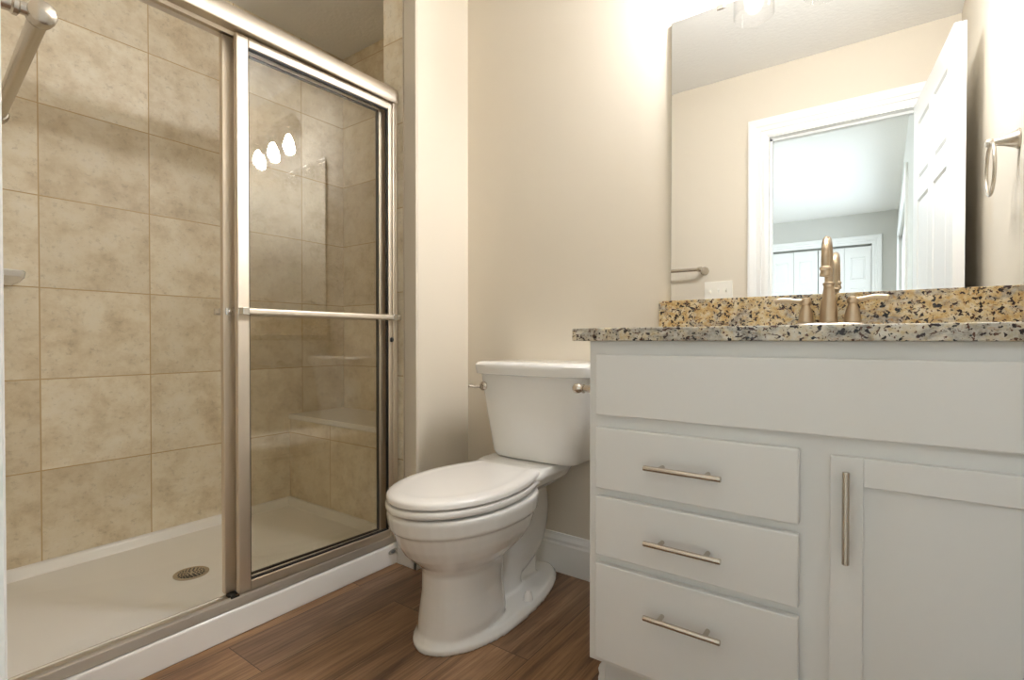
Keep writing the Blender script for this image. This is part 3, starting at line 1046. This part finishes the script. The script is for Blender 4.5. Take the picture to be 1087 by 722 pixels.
# faucet
FX, FY, FZ = -0.115, 1.570, 0.9035
fa = thing('faucet', 'warm brushed nickel gooseneck faucet with two lever handles', 'faucet', (FX, FY, FZ))
bm = bmesh.new()
rr = []
for z, a, b in ((0.0, 0.083, 0.028), (0.008, 0.084, 0.029), (0.014, 0.080, 0.026), (0.017, 0.072, 0.020)):
    rr.append([(FX + a * math.copysign(abs(math.cos(2 * PI * k / 36)) ** 0.6, math.cos(2 * PI * k / 36)), FY + b * math.copysign(abs(math.sin(2 * PI * k / 36)) ** 0.8, math.sin(2 * PI * k / 36)), FZ + z) for k in range(36)])
loft(bm, rr)
obj('deck_plate', bm, M['nickel'], fa, smooth=True)
bm = bmesh.new()
lathe(bm, [(0.020, 0.016), (0.0215, 0.020), (0.021, 0.026), (0.0195, 0.030), (0.0205, 0.040), (0.0190, 0.060), (0.0155, 0.085), (0.0125, 0.105), (0.0120, 0.112), (0.0140, 0.115), (0.0140, 0.120), (0.0098, 0.123), (0.0092, 0.150)],
      (FX, FY, FZ), (0, 0, 1), 26)
arc = [(FX, FY, FZ + 0.148), (FX, FY, FZ + 0.175)] + [(FX, FY - 0.052 + 0.052 * math.cos(a), FZ + 0.175 + 0.050 * math.sin(a)) for a in [PI * k / 12 for k in range(1, 13)]] + [(FX, FY - 0.104, FZ + 0.150)]
tube(bm, arc, 0.0092, 20)
lathe(bm, [(0.0092, 0), (0.0122, 0.003), (0.0128, 0.007), (0.0105, 0.010), (0.0105, 0.014), (0.0122, 0.018), (0.0122, 0.024), (0.009, 0.025)], (FX, FY - 0.104, FZ + 0.152), (0, 0, -1), 24)
obj('spout', bm, M['warm_nickel'], fa, smooth=True)
for s in (-1, 1):
    bm = bmesh.new()
    hx_ = FX + s * 0.052
    lathe(bm, [(0.0185, 0.015), (0.0195, 0.018), (0.0190, 0.023), (0.0175, 0.026), (0.0175, 0.034), (0.0145, 0.050), (0.0105, 0.060), (0.0095, 0.064), (0.0125, 0.067), (0.0135, 0.074), (0.010, 0.082), (0.0, 0.085)],
          (hx_, FY, FZ), (0, 0, 1), 24)
    pth = smooth_path([(hx_, FY, FZ + 0.077), (hx_ + s * 0.020, FY - 0.002, FZ + 0.076), (hx_ + s * 0.045, FY - 0.004, FZ + 0.080), (hx_ + s * 0.066, FY - 0.006, FZ + 0.079), (hx_ + s * 0.076, FY - 0.007, FZ + 0.076)], 5)
    n = len(pth)
    tube(bm, pth, [0.0075 + 0.0035 * math.sin(PI * i / n) * (i / n) - (0.004 if i == n - 1 else 0) for i in range(n)], 14, flat=0.75)
    obj('lever_handle', bm, M['warm_nickel'], fa, smooth=True)

# mirror with clips
mi = thing('wall_mirror', 'large frameless wall mirror above the granite backsplash', 'mirror', (-0.14, YB - 0.004, 1.003))
obj('mirror_glass', boxes((-0.562, XR - 0.002, YB - 0.0085, YB - 0.0080, 1.0035, 1.905)), M['mirror'], mi)
obj('mirror_back', boxes((-0.5625, XR - 0.002, YB - 0.0080, YB - 0.0005, 1.0035, 1.9052)), M['mirror_edge'], mi)
for xx in (-0.41, 0.13):
    bm = bmesh.new()
    bx(bm, xx - 0.012, xx + 0.012, YB - 0.012, YB - 0.0086, 1.893, 1.908)
    bx(bm, xx - 0.012, xx + 0.012, YB - 0.0086, YB - 0.0006, 1.9054, 1.908)
    obj('mirror_clip', bm, M['nickel'], mi, bevel=0.001)

# vanity light: bar with three clear glass shades
vl = thing('vanity_light', 'three-bulb vanity light with clear glass shades above the mirror', 'wall light', (-0.14, YB, 2.1450))
obj('backplate', boxes((-0.255, -0.025, YB - 0.022, YB - 0.0005, 2.1000, 2.2000)), M['nickel'], vl, bevel=0.006, segs=3)
bm = bmesh.new()
tube(bm, [(-0.375, 1.565, 2.1650), (0.095, 1.565, 2.1650)], 0.0085, 16)
tube(bm, [(-0.14, YB - 0.02, 2.1650), (-0.14, 1.565, 2.1650)], 0.012, 16)
obj('crossbar', bm, M['nickel'], vl, smooth=True)
LY = 1.565
for k in range(3):
    lx = -0.335 + 0.195 * k
    bm = bmesh.new()
    lathe(bm, [(0.008, 0.06), (0.008, 0.025), (0.022, 0.02), (0.030, 0.010), (0.032, -0.012), (0.022, -0.016), (0.017, -0.022), (0.017, -0.048), (0.0, -0.05)], (lx, LY, 2.1050), (0, 0, 1), 24)
    sk = obj('socket', bm, M['nickel'], vl, smooth=True)
    bm = bmesh.new()
    pr = [(0.034, 2.0940), (0.046, 2.0840), (0.054, 2.0620), (0.057, 2.0220), (0.0585, 1.9620), (0.059, 1.8930)]
    prof = [(r, z) for r, z in pr] + [(r - 0.0025, z) for r, z in reversed(pr)]
    rg = [[(lx + r * math.cos(2 * PI * i / 36), LY + r * math.sin(2 * PI * i / 36), z) for i in range(36)] for r, z in prof]
    loft(bm, rg + [rg[0]], cap=False)
    bmesh.ops.remove_doubles(bm, verts=bm.verts[:], dist=1e-5)
    obj('glass_shade', bm, M['clear_glass'], vl, smooth=True)
    bm = bmesh.new()
    lathe(bm, [(0.011, 2.0580), (0.013, 2.0500), (0.020, 2.0300), (0.026, 2.0120), (0.028, 1.9960), (0.026, 1.9820), (0.018, 1.9710), (0.008, 1.9675), (0.0, 1.9670)], (lx, LY, 0), (0, 0, 1), 22)
    obj('bulb', bm, M['bulb'], vl, smooth=True)

# toilet-paper holder on the cabinet side
th = thing('toilet_paper_holder', 'brushed nickel toilet paper holder on the side of the vanity', 'paper holder', (VX0, 1.31, 0.742))
for yy in (1.245, 1.395):
    bm = bmesh.new()
    lathe(bm, [(0.026, 0), (0.026, 0.004), (0.022, 0.009), (0.014, 0.030), (0.0105, 0.060), (0.0090, 0.080), (0.0090, 0.086), (0.0120, 0.087), (0.0120, 0.090), (0.0085, 0.092), (0.0085, 0.094), (0.0115, 0.098), (0.0138, 0.106),
               (0.0125, 0.115), (0.007, 0.120), (0.0, 0.121)], (VX0 - 0.0005, yy, 0.742), (-1, 0, 0), 24)
    obj('post', bm, M['nickel'], th, smooth=True)
bm = bmesh.new()
tube(bm, [(VX0 - 0.075, 1.253, 0.742), (VX0 - 0.075, 1.387, 0.742)], 0.0075, 14)
obj('roller', bm, M['nickel'], th, smooth=True)

# towel ring on the right wall above the counter
RY, RZ = 1.405, 1.417
tr = thing('towel_ring', 'brushed nickel towel ring on the right wall above the counter', 'towel ring', (XR, RY, RZ))
bm = bmesh.new()
lathe(bm, [(0.027, 0), (0.027, 0.004), (0.023, 0.008), (0.014, 0.030), (0.0095, 0.047), (0.0085, 0.052), (0.011, 0.054), (0.0125, 0.060), (0.010, 0.067), (0.0, 0.070)], (XR - 0.0005, RY, RZ), (-1, 0, 0), 24)
obj('post', bm, M['nickel'], tr, smooth=True)
bm = bmesh.new()
pts = [(XR - 0.058, RY + 0.068 * math.sin(2 * PI * k / 48), RZ - 0.072 + 0.070 * math.cos(2 * PI * k / 48)) for k in range(48)]
rg = []
for k, p in enumerate(pts):
    a = 2 * PI * k / 48
    rdir = Vector((0, math.sin(a), math.cos(a)))
    rg.append([tuple(Vector(p) + rdir * 0.0045 * math.cos(2 * PI * q / 10) + Vector((0.0045 * math.sin(2 * PI * q / 10), 0, 0))) for q in range(10)])
loft(bm, rg + [rg[0]], cap=False)
bmesh.ops.remove_doubles(bm, verts=bm.verts[:], dist=1e-5)
obj('ring', bm, M['nickel'], tr, smooth=True)

# towel bar on the doorway wall
BZ, BY = 1.297, 0.183
tb = thing('towel_bar', 'brushed nickel towel bar on the doorway wall near the shower', 'towel bar', (-1.12, YN, BZ))
for xx in (-0.888, -1.345):
    bm = bmesh.new()
    s = 1 if xx > -1 else -1
    by = BY if s > 0 else BY + 0.032
    k = (by - YN) / 0.093
    lathe(bm, [(r, h * k) for r, h in [(0.026, 0), (0.026, 0.004), (0.021, 0.010), (0.014, 0.028), (0.011, 0.050), (0.0095, 0.066), (0.012, 0.068), (0.012, 0.072), (0.008, 0.074), (0.008, 0.090)]], (xx, YN + 0.0005, BZ), (0, 1, 0), 24)
    lathe(bm, [(0.012, -0.014), (0.0145, -0.010), (0.0155, 0.0), (0.0150, 0.010), (0.011, 0.014), (0.0, 0.016)], (xx, by, BZ), (s, 0, 0), 24)
    obj('post', bm, M['nickel'], tb, smooth=True)
bm = bmesh.new()
tube(bm, [(-1.336, BY + 0.032, BZ), (-0.897, BY, BZ)], 0.0105, 20)
obj('bar', bm, M['nickel'], tb, smooth=True)

# light switches on the doorway wall
sw = thing('light_switch', 'white three-gang light switch plate beside the doorway', 'light switch', (-0.807, YN, 1.116))
obj('switch_plate', boxes((-0.888, -0.726, YN + 0.0005, YN + 0.006, 1.114, 1.230)), M['plastic'], sw, bevel=0.002)
for k in range(3):
    xk = -0.807 + (k - 1) * 0.046
    bm = bmesh.new()
    s = 1 if k == 2 else -1
    loft(bm, [[(xk - 0.005, YN + 0.006, 1.160), (xk + 0.005, YN + 0.006, 1.160), (xk + 0.005, YN + 0.006, 1.184), (xk - 0.005, YN + 0.006, 1.184)],
              [(xk - 0.004, YN + 0.017, 1.167 + s * 0.008), (xk + 0.004, YN + 0.017, 1.167 + s * 0.008), (xk + 0.004, YN + 0.017, 1.177 + s * 0.008), (xk - 0.004, YN + 0.017, 1.177 + s * 0.008)]])
    obj('toggle', bm, M['plastic'], sw)
